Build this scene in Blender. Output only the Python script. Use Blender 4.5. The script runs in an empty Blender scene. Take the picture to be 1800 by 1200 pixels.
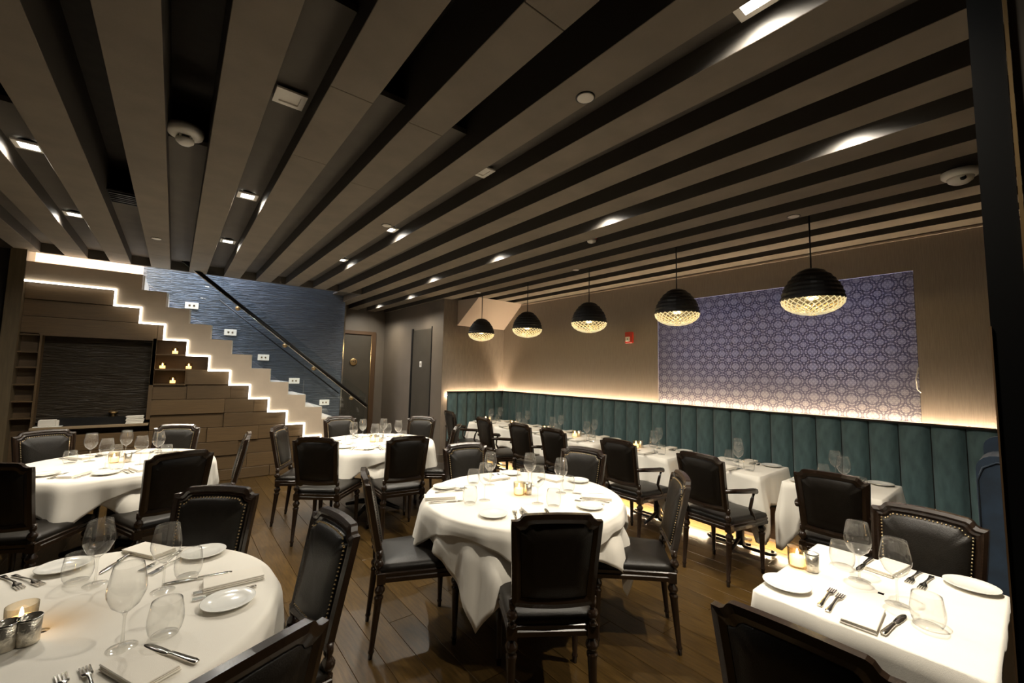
import bpy, math, random
from mathutils import Vector, Matrix
random.seed(7)
S = bpy.context.scene
COL = S.collection
PI = math.pi

# ------------------------------------------------------------------ camera
FPX, YAW, PITCH, ROLL, CX, CY, HC = 739.36, 0.6701, 0.0838, 0.0214, 895.0, 592.4, 1.6
fw = Vector((math.sin(YAW)*math.cos(PITCH), math.cos(YAW)*math.cos(PITCH), math.sin(PITCH)))
_r = Vector((math.cos(YAW), -math.sin(YAW), 0)); _u = _r.cross(fw)
rt = _r*math.cos(ROLL) + _u*math.sin(ROLL)
up = -_r*math.sin(ROLL) + _u*math.cos(ROLL)
CAM = Vector((0, 0, HC))
cd = bpy.data.cameras.new('camera'); cam = bpy.data.objects.new('camera', cd); COL.objects.link(cam)
m = Matrix((rt, up, -fw)).transposed().to_4x4(); m.translation = CAM
cam.matrix_world = m
cd.sensor_width = 36; cd.sensor_fit = 'HORIZONTAL'; cd.lens = 36*FPX/1800
cd.shift_x = (900-CX)/1800; cd.shift_y = -(600-CY)/1800
cd.clip_start = 0.02
S.camera = cam
def ray(x, y): return fw + rt*((x-CX)/FPX) - up*((y-CY)/FPX)
def P(x, y, z):                       # photo pixel -> point on the horizontal plane z
    d = ray(x, y); return CAM + d*((z-HC)/d.z)

# ------------------------------------------------------------------ world, view
w = bpy.data.worlds.new('world'); S.world = w; w.use_nodes = True
w.node_tree.nodes['Background'].inputs[0].default_value = (0.012, 0.014, 0.02, 1)
w.node_tree.nodes['Background'].inputs[1].default_value = 1.0
S.view_settings.view_transform = 'Standard'; S.view_settings.look = 'None'
S.view_settings.exposure = 0.0; S.view_settings.gamma = 1.0; S.view_settings.use_curve_mapping = False
SPOT_W = 112.0                        # one recessed ceiling downlight
SPOT_A, SPOT_C, SPILL_W = 120, (1, .88, .7), 42.0
PENDANT_W = 20.0
LED_COVE, LED_STAIR, LED_KICK = 110.0, 7.0, 380.0

def lamp(name, kind, loc, energy, color, size=.03, spot=None, blend=.5, rot=None, size_y=None):
    ld = bpy.data.lights.new(name, kind); ld.energy = energy; ld.color = color
    if kind == 'SPOT': ld.spot_size = spot; ld.spot_blend = blend; ld.shadow_soft_size = size
    elif kind == 'POINT': ld.shadow_soft_size = size
    elif kind == 'AREA':
        ld.shape = 'RECTANGLE'; ld.size = size; ld.size_y = size_y or size
    o = bpy.data.objects.new(name, ld); COL.objects.link(o); o.location = loc
    if rot: o.rotation_euler = rot
    return o

# stairwell: cool light from the floor above, warm light over the landing; dusk behind the window shade
lamp('stairwell_light', 'AREA', (.1, 7.75, 4.3), 95, (.62, .75, 1), 1.4, rot=(0, 0, 0), size_y=.8)
lamp('landing_light', 'AREA', (-.95, 7.75, 3.9), 60, (1, .78, .55), .9, rot=(0, 0, 0), size_y=.7)
lamp('dusk_window_light', 'AREA', (5.42, 1.9, 1.95), 44, (.5, .56, 1), 1.25, rot=(0, PI/2, 0), size_y=2.4)

# ------------------------------------------------------------------ materials
MATS = {}
def mat(name, col, rough=.6, metal=0, var=.0, scale=8, bump=0, bscale=60, stretch=(1, 1, 1), spec=.5, emit=None, estr=0, rnd=0, coat=0, sheen=0):
    if name in MATS: return MATS[name]
    mt = bpy.data.materials.new(name); mt.use_nodes = True
    nt = mt.node_tree; b = nt.nodes['Principled BSDF']
    b.inputs['Roughness'].default_value = rough; b.inputs['Metallic'].default_value = metal
    b.inputs['Specular IOR Level'].default_value = spec
    b.inputs['Coat Weight'].default_value = coat; b.inputs['Sheen Weight'].default_value = sheen
    c = (*col, 1)
    tc = nt.nodes.new('ShaderNodeTexCoord'); mp = nt.nodes.new('ShaderNodeMapping')
    mp.inputs['Scale'].default_value = stretch
    nt.links.new(tc.outputs['Object'], mp.inputs['Vector'])
    n = nt.nodes.new('ShaderNodeTexNoise'); n.inputs['Scale'].default_value = scale; n.inputs['Detail'].default_value = 5
    nt.links.new(mp.outputs[0], n.inputs['Vector'])
    rp = nt.nodes.new('ShaderNodeValToRGB')
    rp.color_ramp.elements[0].color = tuple(max(0, x*(1-var)) for x in col) + (1,)
    rp.color_ramp.elements[1].color = tuple(min(1, x*(1+var)) for x in col) + (1,)
    rp.color_ramp.elements[0].position = .3; rp.color_ramp.elements[1].position = .7
    nt.links.new(n.outputs['Fac'], rp.inputs[0])
    src = rp.outputs[0]
    if rnd:
        oi = nt.nodes.new('ShaderNodeObjectInfo'); hs = nt.nodes.new('ShaderNodeHueSaturation')
        mr = nt.nodes.new('ShaderNodeMapRange'); mr.inputs[3].default_value = 1-rnd; mr.inputs[4].default_value = 1+rnd
        nt.links.new(oi.outputs['Random'], mr.inputs[0]); nt.links.new(mr.outputs[0], hs.inputs['Value'])
        nt.links.new(src, hs.inputs['Color']); src = hs.outputs[0]
    nt.links.new(src, b.inputs['Base Color'])
    if bump:
        n2 = nt.nodes.new('ShaderNodeTexNoise'); n2.inputs['Scale'].default_value = bscale; n2.inputs['Detail'].default_value = 4
        nt.links.new(mp.outputs[0], n2.inputs['Vector'])
        bp = nt.nodes.new('ShaderNodeBump'); bp.inputs['Strength'].default_value = bump; bp.inputs['Distance'].default_value = .01
        nt.links.new(n2.outputs['Fac'], bp.inputs['Height']); nt.links.new(bp.outputs[0], b.inputs['Normal'])
    if emit:
        b.inputs['Emission Color'].default_value = (*emit, 1); b.inputs['Emission Strength'].default_value = estr
    MATS[name] = mt; return mt
def thin_glass(name, tint=(1, 1, 1), rough=.0, base=.04, edge=.8, rim=.4, haze=0):
    mt = bpy.data.materials.new(name); mt.use_nodes = True; nt = mt.node_tree; nt.nodes.clear()
    o = nt.nodes.new('ShaderNodeOutputMaterial'); tr = nt.nodes.new('ShaderNodeBsdfTransparent'); gl = nt.nodes.new('ShaderNodeBsdfGlossy')
    gl.inputs['Roughness'].default_value = rough
    l2 = nt.nodes.new('ShaderNodeLayerWeight'); p2 = nt.nodes.new('ShaderNodeMath'); p2.operation = 'POWER'; p2.inputs[1].default_value = 5
    mc = nt.nodes.new('ShaderNodeMix'); mc.data_type = 'RGBA'; mc.inputs[6].default_value = (*tint, 1); mc.inputs[7].default_value = (tint[0]*rim, tint[1]*rim, tint[2]*rim, 1)  # dark outline of the glass put into the tint at grazing angles
    nt.links.new(l2.outputs['Facing'], p2.inputs[0]); nt.links.new(p2.outputs[0], mc.inputs[0]); nt.links.new(mc.outputs[2], tr.inputs[0])
    lw = nt.nodes.new('ShaderNodeLayerWeight'); pw_ = nt.nodes.new('ShaderNodeMath'); pw_.operation = 'POWER'; pw_.inputs[1].default_value = 3.2
    nt.links.new(lw.outputs['Facing'], pw_.inputs[0])
    ml = nt.nodes.new('ShaderNodeMath'); ml.operation = 'MULTIPLY_ADD'; ml.inputs[1].default_value = edge; ml.inputs[2].default_value = base; ml.use_clamp = True
    nt.links.new(pw_.outputs[0], ml.inputs[0])
    mx = nt.nodes.new('ShaderNodeMixShader'); nt.links.new(ml.outputs[0], mx.inputs[0]); nt.links.new(tr.outputs[0], mx.inputs[1]); nt.links.new(gl.outputs[0], mx.inputs[2])
    last = mx.outputs[0]
    if haze:
        df = nt.nodes.new('ShaderNodeBsdfDiffuse'); df.inputs[0].default_value = (.8, .78, .74, 1); m3 = nt.nodes.new('ShaderNodeMixShader'); m3.inputs[0].default_value = haze  # pale haze mixed in so clear glass shows against dark
        nt.links.new(last, m3.inputs[1]); nt.links.new(df.outputs[0], m3.inputs[2]); last = m3.outputs[0]
    nt.links.new(last, o.inputs[0]); MATS[name] = mt; return mt
def emis(name, col, st):
    mt = bpy.data.materials.new(name); mt.use_nodes = True; nt = mt.node_tree; nt.nodes.clear()
    o = nt.nodes.new('ShaderNodeOutputMaterial'); e = nt.nodes.new('ShaderNodeEmission'); e.inputs[0].default_value = (*col, 1); e.inputs[1].default_value = st
    nt.links.new(e.outputs[0], o.inputs[0]); MATS[name] = mt; return mt

M_SIDE = mat('beam_side_shade', (.055, .046, .036), .7)  # beam colour darkened to carry the shade inside the gaps
M_BEAM = mat('beam_plaster', (.205, .17, .128), .75, var=.1, scale=5, bump=.1, bscale=80)
M_GAP = mat('gap_shade_tone', (.1, .085, .068), .75, var=.1, scale=5)  # recess shade between the beams put into the panel colour
M_DEEP = mat('gap_black_paint', (.018, .013, .009), .8, var=.3, scale=12)
M_WALLR = mat('grasscloth_taupe', (.25, .206, .165), .5, var=.1, scale=30, bump=.25, bscale=70, stretch=(1, 6, .25), spec=.4)
M_WALLD = mat('corridor_paint', (.15, .122, .092), .55, var=.06, scale=3)
M_DARKW = mat('dark_wall', (.02, .016, .013), .7)
M_OAK = mat('stair_panel_oak', (.105, .064, .027), .5, var=.14, scale=10, bump=.1, bscale=40, stretch=(.6, 6, 8), rnd=.16)
M_OAKD = mat('stair_niche_oak', (.09, .054, .024), .55, var=.14, scale=10, stretch=(.6, 6, 8))
M_STONE = mat('beige_stringer', (.6, .49, .37), .6, var=.05, scale=6)
M_TREAD = mat('pale_tread', (.72, .66, .55), .5)
M_FLOOR = mat('floor_plank_oak', (.06, .034, .0095), .3, var=.42, scale=7, bump=.08, bscale=50, stretch=(9, .9, 1), rnd=.28, spec=.35)
M_SUB = mat('subfloor', (.02, .013, .007), .8)
M_WOOD = mat('chair_walnut', (.019, .0105, .006), .27, var=.25, scale=20, stretch=(4, 4, 1), coat=.3)
M_LEATH = mat('black_leather', (.0105, .0085, .0065), .38, var=.2, scale=30, bump=.15, bscale=220, spec=.3)
M_NAIL = mat('brass_nail', (.5, .38, .22), .3, metal=1)
M_CLOTH = mat('white_linen', (.82, .78, .7), .9, var=.02, scale=6, bump=.12, bscale=500, sheen=.1)
M_NAP = mat('napkin_linen', (.84, .79, .7), .9, bump=.1, bscale=400)
M_CHINA = mat('white_china', (.86, .85, .8), .16, coat=.4)
M_STEEL = mat('cutlery_steel', (.62, .6, .56), .18, metal=1)
M_GLASS = thin_glass('drinking_glass', (.985, .985, .975), .07, .07, 1.0, .3, .04)
M_GBAL = thin_glass('balustrade_glass', (.93, .96, .97), 0, .05, .8, .9)
M_MERC = mat('mercury_glass', (.62, .58, .5), .3, metal=.85, var=.3, scale=60, bump=.3, bscale=120)
M_WAX = mat('wax', (.95, .85, .65), .5, emit=(1, .62, .25), estr=3.0)
M_FLAME = emis('flame', (1, .66, .28), 60)
M_VOT = thin_glass('votive_glass', (1, .95, .85), 0, .05)
M_TEAL = mat('teal_velvet', (.078, .138, .142), .7, var=.28, scale=9, bump=.1, bscale=150, stretch=(2, 2, .7), sheen=.35)
M_BLUE = mat('blue_cast_velvet', (.016, .034, .062), .7, var=.3, scale=9, sheen=.3)  # velvet with the blue cast of other light put into its colour
M_RAIL = mat('dark_rail_wood', (.03, .02, .014), .4)
M_BLACK = mat('black_metal', (.006, .006, .006), .45)
M_PEND = mat('pendant_black', (.004, .004, .005), .5)
M_IRON = mat('cast_iron', (.012, .011, .01), .35)
M_WHITE = mat('white_plastic', (.8, .76, .68), .4)
M_RED = mat('red_plastic', (.5, .03, .015), .4)
M_BRASS = mat('brushed_brass', (.5, .34, .16), .4, metal=1)
M_CHROME = mat('chrome', (.7, .68, .64), .15, metal=1)
M_DOOR = mat('dark_door', (.06, .05, .036), .5, var=.1, scale=4)
M_DFRAME = mat('door_frame_walnut', (.09, .05, .025), .45)
M_SOFFIT = mat('soffit_paint', (.42, .34, .27), .8)
M_LEDC = emis('led_warm', (1, .77, .52), LED_COVE)
M_LEDS = emis('led_stair', (1, .93, .8), LED_STAIR)
M_LEDK = emis('led_kick', (1, .78, .48), LED_KICK)
M_LIT = emis('downlight_lens', (1, .97, .88), 22)
M_BULB = emis('pendant_bulb', (1, .86, .56), 14)
M_STEP = mat('step_light_plate', (.85, .8, .7), .4, emit=(1, .9, .7), estr=.35)

# rippled wall covering with horizontal grain (blue wall behind the stairs, niche back)
def ripple(name, col, spec):
    mt = mat(name, col, .32, var=.3, scale=6, spec=spec, stretch=(1.2, 1, 14))
    nt = mt.node_tree; b = nt.nodes['Principled BSDF']
    tc = nt.nodes['Texture Coordinate']; mp = nt.nodes.new('ShaderNodeMapping'); mp.inputs['Scale'].default_value = (3.0, 1, 34)
    nt.links.new(tc.outputs['Object'], mp.inputs['Vector'])
    n = nt.nodes.new('ShaderNodeTexNoise'); n.inputs['Scale'].default_value = 1.6; n.inputs['Detail'].default_value = 3; n.inputs['Distortion'].default_value = .8
    nt.links.new(mp.outputs[0], n.inputs['Vector'])
    bp = nt.nodes.new('ShaderNodeBump'); bp.inputs['Strength'].default_value = .9; bp.inputs['Distance'].default_value = .03
    nt.links.new(n.outputs['Fac'], bp.inputs['Height']); nt.links.new(bp.outputs[0], b.inputs['Normal'])
    return mt
M_RIPB = ripple('rippled_blue_wallcovering', (.066, .078, .092), .7)
M_RIPD = ripple('rippled_dark_wallcovering', (.03, .022, .013), .22)

# printed window shade: lattice of rings and short bars
def shade_material():
    mt = bpy.data.materials.new('printed_shade'); mt.use_nodes = True; nt = mt.node_tree; nt.nodes.clear()
    N = nt.nodes.new; L = nt.links.new
    def mth(op, a, b=None, c=None):
        n = N('ShaderNodeMath'); n.operation = op
        for i, v in enumerate((a, b, c)):
            if v is None: continue
            if isinstance(v, (int, float)): n.inputs[i].default_value = v
            else: L(v, n.inputs[i])
        return n.outputs[0]
    tc = N('ShaderNodeTexCoord'); sx = N('ShaderNodeSeparateXYZ'); L(tc.outputs['Object'], sx.inputs[0])
    y, z = sx.outputs[1], sx.outputs[2]
    def cell(v, p, o=0): return mth('SUBTRACT', mth('FRACT', mth('ADD', mth('DIVIDE', v, p), o)), .5)
    def ringset(p, o, radii, wd):
        a, b = cell(y, p, o), cell(z, p, o)
        r = mth('SQRT', mth('ADD', mth('MULTIPLY', a, a), mth('MULTIPLY', b, b)))
        out = None
        for R in radii:
            l = mth('LESS_THAN', mth('ABSOLUTE', mth('SUBTRACT', r, R)), wd)
            out = l if out is None else mth('MAXIMUM', out, l)
        return out
    r1 = ringset(.15, 0, (.47, .3), .034)
    r2 = ringset(.15, .5, (.22, .36), .032)
    r3 = ringset(.0375, 0, (.36,), .11)
    bars = mth('MULTIPLY', mth('LESS_THAN', mth('ABSOLUTE', cell(y, .03)), .17), mth('LESS_THAN', mth('ABSOLUTE', cell(z, .075)), .2))
    pat = mth('MINIMUM', mth('ADD', mth('ADD', mth('MULTIPLY', r1, .7), mth('MULTIPLY', r2, .7)), mth('ADD', mth('MULTIPLY', r3, .4), mth('MULTIPLY', bars, .5))), 1)
    mx = N('ShaderNodeMix'); mx.data_type = 'RGBA'; L(pat, mx.inputs[0])
    mx.inputs[6].default_value = (.5, .47, .46, 1); mx.inputs[7].default_value = (.2, .185, .22, 1)
    d = N('ShaderNodeBsdfDiffuse'); t = N('ShaderNodeBsdfTranslucent'); L(mx.outputs[2], d.inputs[0]); L(mx.outputs[2], t.inputs[0])
    ms = N('ShaderNodeMixShader'); ms.inputs[0].default_value = .5; L(d.outputs[0], ms.inputs[1]); L(t.outputs[0], ms.inputs[2])
    o = N('ShaderNodeOutputMaterial'); L(ms.outputs[0], o.inputs[0])
    return mt
M_SHADE = shade_material()

# faceted lit crystal bowl of the pendants
def crystal():
    mt = bpy.data.materials.new('cut_crystal'); mt.use_nodes = True; nt = mt.node_tree; nt.nodes.clear()
    N = nt.nodes.new; L = nt.links.new
    o = N('ShaderNodeOutputMaterial'); t = N('ShaderNodeBsdfTransparent'); t.inputs[0].default_value = (.86, .76, .5, 1)
    g = N('ShaderNodeBsdfGlossy'); g.inputs['Roughness'].default_value = .12; g.inputs[0].default_value = (1, .95, .8, 1)
    tl = N('ShaderNodeBsdfTranslucent'); tl.inputs[0].default_value = (.9, .78, .5, 1)
    lw = N('ShaderNodeLayerWeight'); lw.inputs[0].default_value = .35
    m1 = N('ShaderNodeMixShader'); L(lw.outputs['Facing'], m1.inputs[0]); L(t.outputs[0], m1.inputs[1]); L(g.outputs[0], m1.inputs[2])
    m2 = N('ShaderNodeMixShader'); m2.inputs[0].default_value = .035; L(m1.outputs[0], m2.inputs[1]); L(tl.outputs[0], m2.inputs[2])
    L(m2.outputs[0], o.inputs[0]); return mt
M_CRYS = crystal()

# ------------------------------------------------------------------ mesh helpers
class MB:
    def __init__(s): s.v = []; s.f = []; s.sm = []
    def add(s, vs, fs, smooth=False, M=None):
        k = len(s.v)
        if M is not None: vs = [M @ Vector(q) for q in vs]
        s.v += [tuple(q) for q in vs]; s.f += [tuple(i+k for i in f) for f in fs]; s.sm += [smooth]*len(fs); return s
    def box(s, a, b, M=None, bev=0):
        x0, y0, z0 = a; x1, y1, z1 = b
        if bev <= 0:
            return s.add([(x0, y0, z0), (x1, y0, z0), (x1, y1, z0), (x0, y1, z0), (x0, y0, z1), (x1, y0, z1), (x1, y1, z1), (x0, y1, z1)],
                         [(3, 2, 1, 0), (4, 5, 6, 7), (0, 1, 5, 4), (1, 2, 6, 5), (2, 3, 7, 6), (3, 0, 4, 7)], False, M)
        e = bev
        def rect(i, z): return [(x0+i, y0+i, z), (x1-i, y0+i, z), (x1-i, y1-i, z), (x0+i, y1-i, z)]
        vs = rect(e, z0) + rect(0, z0+e) + rect(0, z1-e) + rect(e, z1)
        fs = [(3, 2, 1, 0), (12, 13, 14, 15)]
        for l in range(3):
            for i in range(4): j = (i+1) % 4; fs.append((l*4+i, l*4+j, l*4+4+j, l*4+4+i))
        return s.add(vs, fs, False, M)
    def lathe(s, prof, n=16, M=None, smooth=True, cap=True):
        vs = []; fs = []
        for r, z in prof:
            for i in range(n): a = 2*PI*i/n; vs.append((r*math.cos(a), r*math.sin(a), z))
        for k in range(len(prof)-1):
            for i in range(n): j = (i+1) % n; fs.append((k*n+i, k*n+j, (k+1)*n+j, (k+1)*n+i))
        if cap:
            if prof[0][0] > 1e-4: fs.append(tuple(range(n-1, -1, -1)))
            if prof[-1][0] > 1e-4: q = (len(prof)-1)*n; fs.append(tuple(range(q, q+n)))
        return s.add(vs, fs, smooth, M)
    def tube(s, pts, r, n=8, M=None, cap=True):
        pts = [Vector(p) for p in pts]; rr = r if isinstance(r, (list, tuple)) else [r]*len(pts)
        vs = []; fs = []
        for k, p in enumerate(pts):
            t = (pts[min(k+1, len(pts)-1)]-pts[max(k-1, 0)]).normalized()
            a = Vector((0, 0, 1)) if abs(t.z) < .9 else Vector((1, 0, 0))
            u = t.cross(a).normalized(); v = t.cross(u)
            for i in range(n): q = 2*PI*i/n; vs.append(p+(u*math.cos(q)+v*math.sin(q))*rr[k])
        for k in range(len(pts)-1):
            for i in range(n): j = (i+1) % n; fs.append((k*n+i, k*n+j, (k+1)*n+j, (k+1)*n+i))
        if cap: fs.append(tuple(range(n-1, -1, -1))); q = (len(pts)-1)*n; fs.append(tuple(range(q, q+n)))
        return s.add(vs, fs, True, M)
    def prism(s, poly, d0, d1, axis='y', M=None):       # polygon in the plane across axis, extruded
        n = len(poly)
        def mk(p, d): return {'y': (p[0], d, p[1]), 'x': (d, p[0], p[1]), 'z': (p[0], p[1], d)}[axis]
        vs = [mk(p, d0) for p in poly]+[mk(p, d1) for p in poly]
        fs = [tuple(range(n)), tuple(range(2*n-1, n-1, -1))]+[(i, i+n, (i+1) % n+n, (i+1) % n) for i in range(n)]
        return s.add(vs, fs, False, M)
    def grid(s, rows, smooth=True, closed=False, M=None):
        n = len(rows[0]); vs = [p for r in rows for p in r]; fs = []
        for k in range(len(rows)-1):
            for i in range(n if closed else n-1): j = (i+1) % n; fs.append((k*n+i, k*n+j, (k+1)*n+j, (k+1)*n+i))
        return s.add(vs, fs, smooth, M)
    def mesh(s, name, m):
        me = bpy.data.meshes.new(name); me.from_pydata(s.v, [], s.f); me.materials.append(m)
        me.polygons.foreach_set('use_smooth', s.sm); me.update(); return me
    def build(s, name, m, parent=None, **kw):
        o = bpy.data.objects.new(name, s.mesh(name, m)); COL.objects.link(o)
        if parent: o.parent = parent
        tag(o, **kw); return o
def fixn(o):                                            # consistent outward normals
    import bmesh
    b = bmesh.new(); b.from_mesh(o.data); bmesh.ops.recalc_face_normals(b, faces=b.faces); b.to_mesh(o.data); b.free(); return o
def tag(o, label=None, cat=None, group=None, kind=None):
    if label: o['label'] = label
    if cat: o['category'] = cat
    if group: o['group'] = group
    if kind: o['kind'] = kind
    return o
def empty(name, loc=(0, 0, 0), rz=0, **kw):
    o = bpy.data.objects.new(name, None); COL.objects.link(o); o.location = loc; o.rotation_euler = (0, 0, rz); o.empty_display_size = .05
    return tag(o, **kw)
def dup(root, loc, rz=0, label=None, group=None):
    r = root.copy(); COL.objects.link(r); r.location = loc; r.rotation_euler = (0, 0, rz)
    if label: r['label'] = label
    if group: r['group'] = group
    for ch in list(root.children):
        c = ch.copy(); COL.objects.link(c); c.parent = r
        for g in list(ch.children): d = g.copy(); COL.objects.link(d); d.parent = c
    return r
def inst(name, me, parent, loc=(0, 0, 0), rot=(0, 0, 0), scale=None):
    o = bpy.data.objects.new(name, me); COL.objects.link(o); o.parent = parent; o.location = loc; o.rotation_euler = rot
    if scale: o.scale = scale
    return o

# ================================================================== SETTING
ZB, ZG = 2.887, 3.0                 # beam soffit, gap ceiling
XW, YS, YP, XP = 5.04, 7.21, 6.53, 3.69
# ---- floor
fl = MB().box((-2.3, -2.6, -.08), (6.2, 9.4, -.012)).build('floor', M_SUB, kind='structure')
PWID, PLEN = .165, 1.75
pm = MB().box((-PWID/2+.001, -PLEN/2+.001, -.012), (PWID/2-.001, PLEN/2-.001, 0), bev=.0015).mesh('plank', M_FLOOR)
far = MB(); cand = []
x = -2.2
while x < 5.1:
    y = -.9+random.random()*1.2-PLEN
    while y < 9.3:
        c = Vector((x, y+PLEN/2, 0)); cand.append(c); y += PLEN
    x += PWID
def vis(c):
    d = c-CAM; z = d.dot(fw)
    if z < .3: return 0
    u, v = CX+FPX*d.dot(rt)/z, CY-FPX*d.dot(up)/z
    return (1/z) if -250 < u < 2050 and v < 1500 else 0
cand.sort(key=lambda c: -vis(c))
for i, c in enumerate(cand):
    if i < 290: inst('plank', pm, fl, c)
    else: far.box((c.x-PWID/2+.001, c.y-PLEN/2+.001, -.012), (c.x+PWID/2-.001, c.y+PLEN/2-.001, 0))
far.build('plank_field', M_FLOOR, fl, kind='stuff')

# ---- ceiling: beams, gap panels
ce = MB().box((-2.3, -2.6, 3.32), (5.4, YS, 3.4)).box((2.45, YS, 3.32), (5.4, 9.4, 3.4)).build('ceiling', M_DEEP, kind='structure')
X0, PT = -.3234, .397
def beam_x(k): return X0+PT*k
seams = {2: (1.12, 1.95, 2.75), 3: (1.05, 1.98, 2.9), -3: (6.75,), -2: (6.75,), -1: (6.6,), 0: (6.4,), 1: (5.9,)}
for k in range(-5, 14):
    x0, x1 = beam_x(k), beam_x(k)+PT/2
    yend = YS if x1 < 2.45 else 9.2
    ys = [-2.5]+list(seams.get(k, ()))+[yend]
    b = MB()
    for a, c in zip(ys[:-1], ys[1:]): b.box((x0, a+.0015, ZB), (x1, c-.0015, 3.32), bev=.002)
    o = b.build('beam', M_BEAM, ce)
    # darker sides: shade between the beams put into their colour
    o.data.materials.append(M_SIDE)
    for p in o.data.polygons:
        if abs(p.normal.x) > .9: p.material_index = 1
brk = {-5: 6.2, -4: 5.6, -3: 5.2, -2: 3.4, -1: 4.73, 0: 3.25, 1: 1.6, 2: 2.02, 3: 2.04}
for k in range(-5, 13):
    x0, x1 = beam_x(k)+PT/2, beam_x(k+1)
    yb = brk.get(k, -2.5); yend = YS if x1 < 2.45 else 9.2
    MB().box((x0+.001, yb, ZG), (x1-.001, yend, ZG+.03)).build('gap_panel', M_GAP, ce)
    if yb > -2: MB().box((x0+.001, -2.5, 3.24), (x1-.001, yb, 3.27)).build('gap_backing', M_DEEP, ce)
MB().box((-2.3, YS, ZB), (2.45, YS+.05, 3.4)).build('header_beam', M_GAP, ce)  # shaded face, its darkness carried by the gap colour
MB().box((-2.3, -2.6, ZB), (beam_x(-5), YS, 3.32)).build('border_panel', M_BEAM, ce)

# ---- right wall with the shaded window
wy0, wy1, wz0, wz1 = .65, 3.16, 1.236, 2.572
wr = MB()
wr.box((XW, -2.6, 0), (XW+.45, wy0, ZB+.1)).box((XW, wy1, 0), (XW+.45, 9.4, ZB+.1)).box((XW, wy0, 0), (XW+.45, wy1, wz0-.01)).box((XW, wy0, wz1), (XW+.45, wy1, ZB+.1))
wr.build('wall_right', M_WALLR, kind='structure')
MB().box((XW+.46, -.5, .8), (XW+.5, 4.3, 3.2)).build('wall_window_back', M_DARKW, kind='structure')
win = empty('window_1', (XW, (wy0+wy1)/2, wz0), kind='structure')
o = MB().box((XW+.012, wy0+.004, wz0), (XW+.016, wy1-.004, wz1-.002)).build('roller_shade', M_SHADE, win, label='violet grey roller shade printed with a ring lattice'); o.parent = None
o.parent = win; o.matrix_parent_inverse = Matrix.Translation(-win.location)
def keep(o, par): o.parent = par; o.matrix_parent_inverse = Matrix.Translation(-par.location); return o
keep(MB().box((XW+.008, wy0+.004, wz0), (XW+.02, wy1-.004, wz0+.012)).build('shade_bar', M_WHITE), win)
keep(MB().box((XW+.2, wy0, wz0), (XW+.206, wy1, wz1)).build('pane', M_GBAL), win)
keep(MB().box((XW+.022, wy0-.0, wz0-.012), (XW+.2, wy1, wz0-.002)).build('window_sill', M_RAIL), win)
for yy in (wy0+.02, (wy0+wy1)/2, wy1-.02):
    keep(MB().box((XW+.19, yy-.02, wz0), (XW+.22, yy+.02, wz1)).build('window_frame', M_BLACK), win)
keep(MB().tube([(XW-.004, wy0+.0, 1.72), (XW-.012, wy0+.02, 1.62), (XW-.01, wy0+.015, 1.53), (XW-.004, wy0-.005, 1.5)], .004, 6).build('shade_cord', M_WHITE), win)
MB().box((XW-.012, -2.5, ZB-.028), (XW, YP, ZB-.012)).build('trim_1', M_SOFFIT, kind='structure')

# ---- corridor block and alcove wall, corridor end wall, soffit
MB().box((XP, YP, 0), (XW, 9.4, ZB+.1)).build('wall_alcove', M_WALLR, kind='structure')
MB().box((XP-.004, YP+.003, .0), (XP, 9.2, ZB+.1)).build('wall_corridor', M_WALLD, kind='structure')
MB().box((2.3, 9.2, 0), (XW, 9.4, ZB+.1)).build('wall_end', M_WALLD, kind='structure')
MB().box((XP-.016, YP-.014, 0), (XP, 6.93, .16)).box((XP-.016, 7.76, 0), (XP, 9.2, .16)).box((XP-.016, YP-.016, 0), (3.75, YP, .16)).build('baseboard_corridor', M_WALLD, kind='structure')
so = MB(); so.add([(3.97, YP, 2.43), (XW, YP, 2.43), (XW, 5.98, ZB), (4.05, 5.98, ZB), (3.97, YP, ZB)], [(0, 1, 2, 3), (0, 3, 4)])
so.build('ceiling_soffit', M_SOFFIT, kind='structure')
# flush corridor door
d2 = empty('door_2', (XP, 7.35, 0), kind='structure')
keep(MB().box((XP-.012, 6.96, .02), (XP-.002, 7.72, 2.385)).build('door_leaf', M_DOOR), d2)
keep(MB().box((XP-.026, 7.70, 0), (XP-.002, 7.755, 2.42)).build('door_jamb', M_BLACK), d2)
keep(MB().box((XP-.016, 6.93, 0), (XP-.002, 6.952, 2.42)).build('door_jamb', M_BLACK), d2)
# end door with round sign
d1 = empty('door_1', (3.0, 9.2, 0), kind='structure')
keep(MB().box((2.62, 9.165, .0), (3.375, 9.195, 2.35)).build('door_leaf', M_DOOR), d1)
keep(MB().box((3.375, 9.14, 0), (3.475, 9.2, 2.43), bev=.01).build('door_frame', M_DFRAME), d1)
keep(MB().box((2.5, 9.14, 2.35), (3.375, 9.2, 2.43), bev=.01).build('door_frame', M_DFRAME), d1)
keep(MB().tube([(3.37, 9.135, 0), (3.37, 9.135, 2.35)], .008, 6).build('door_bead', M_BRASS), d1)
sg = empty('restroom_sign', (3.007, 9.16, 1.754), label='round brass restroom sign with dark figures on the corridor door', cat='sign')
Rx = Matrix.Rotation(PI/2, 4, 'X')
MB().lathe([(0, 0), (.078, 0), (.078, .008), (.066, .012), (0, .012)], 24, Rx).build('sign_disc', M_BRASS, sg)
for dx, h in ((-.034, .03), (0, .03), (.034, .06)):
    MB().box((dx-.007, -.018, -h*.5+.01), (dx+.007, -.011, h*.5+.015)).build('sign_figure', M_BLACK, sg)

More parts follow.
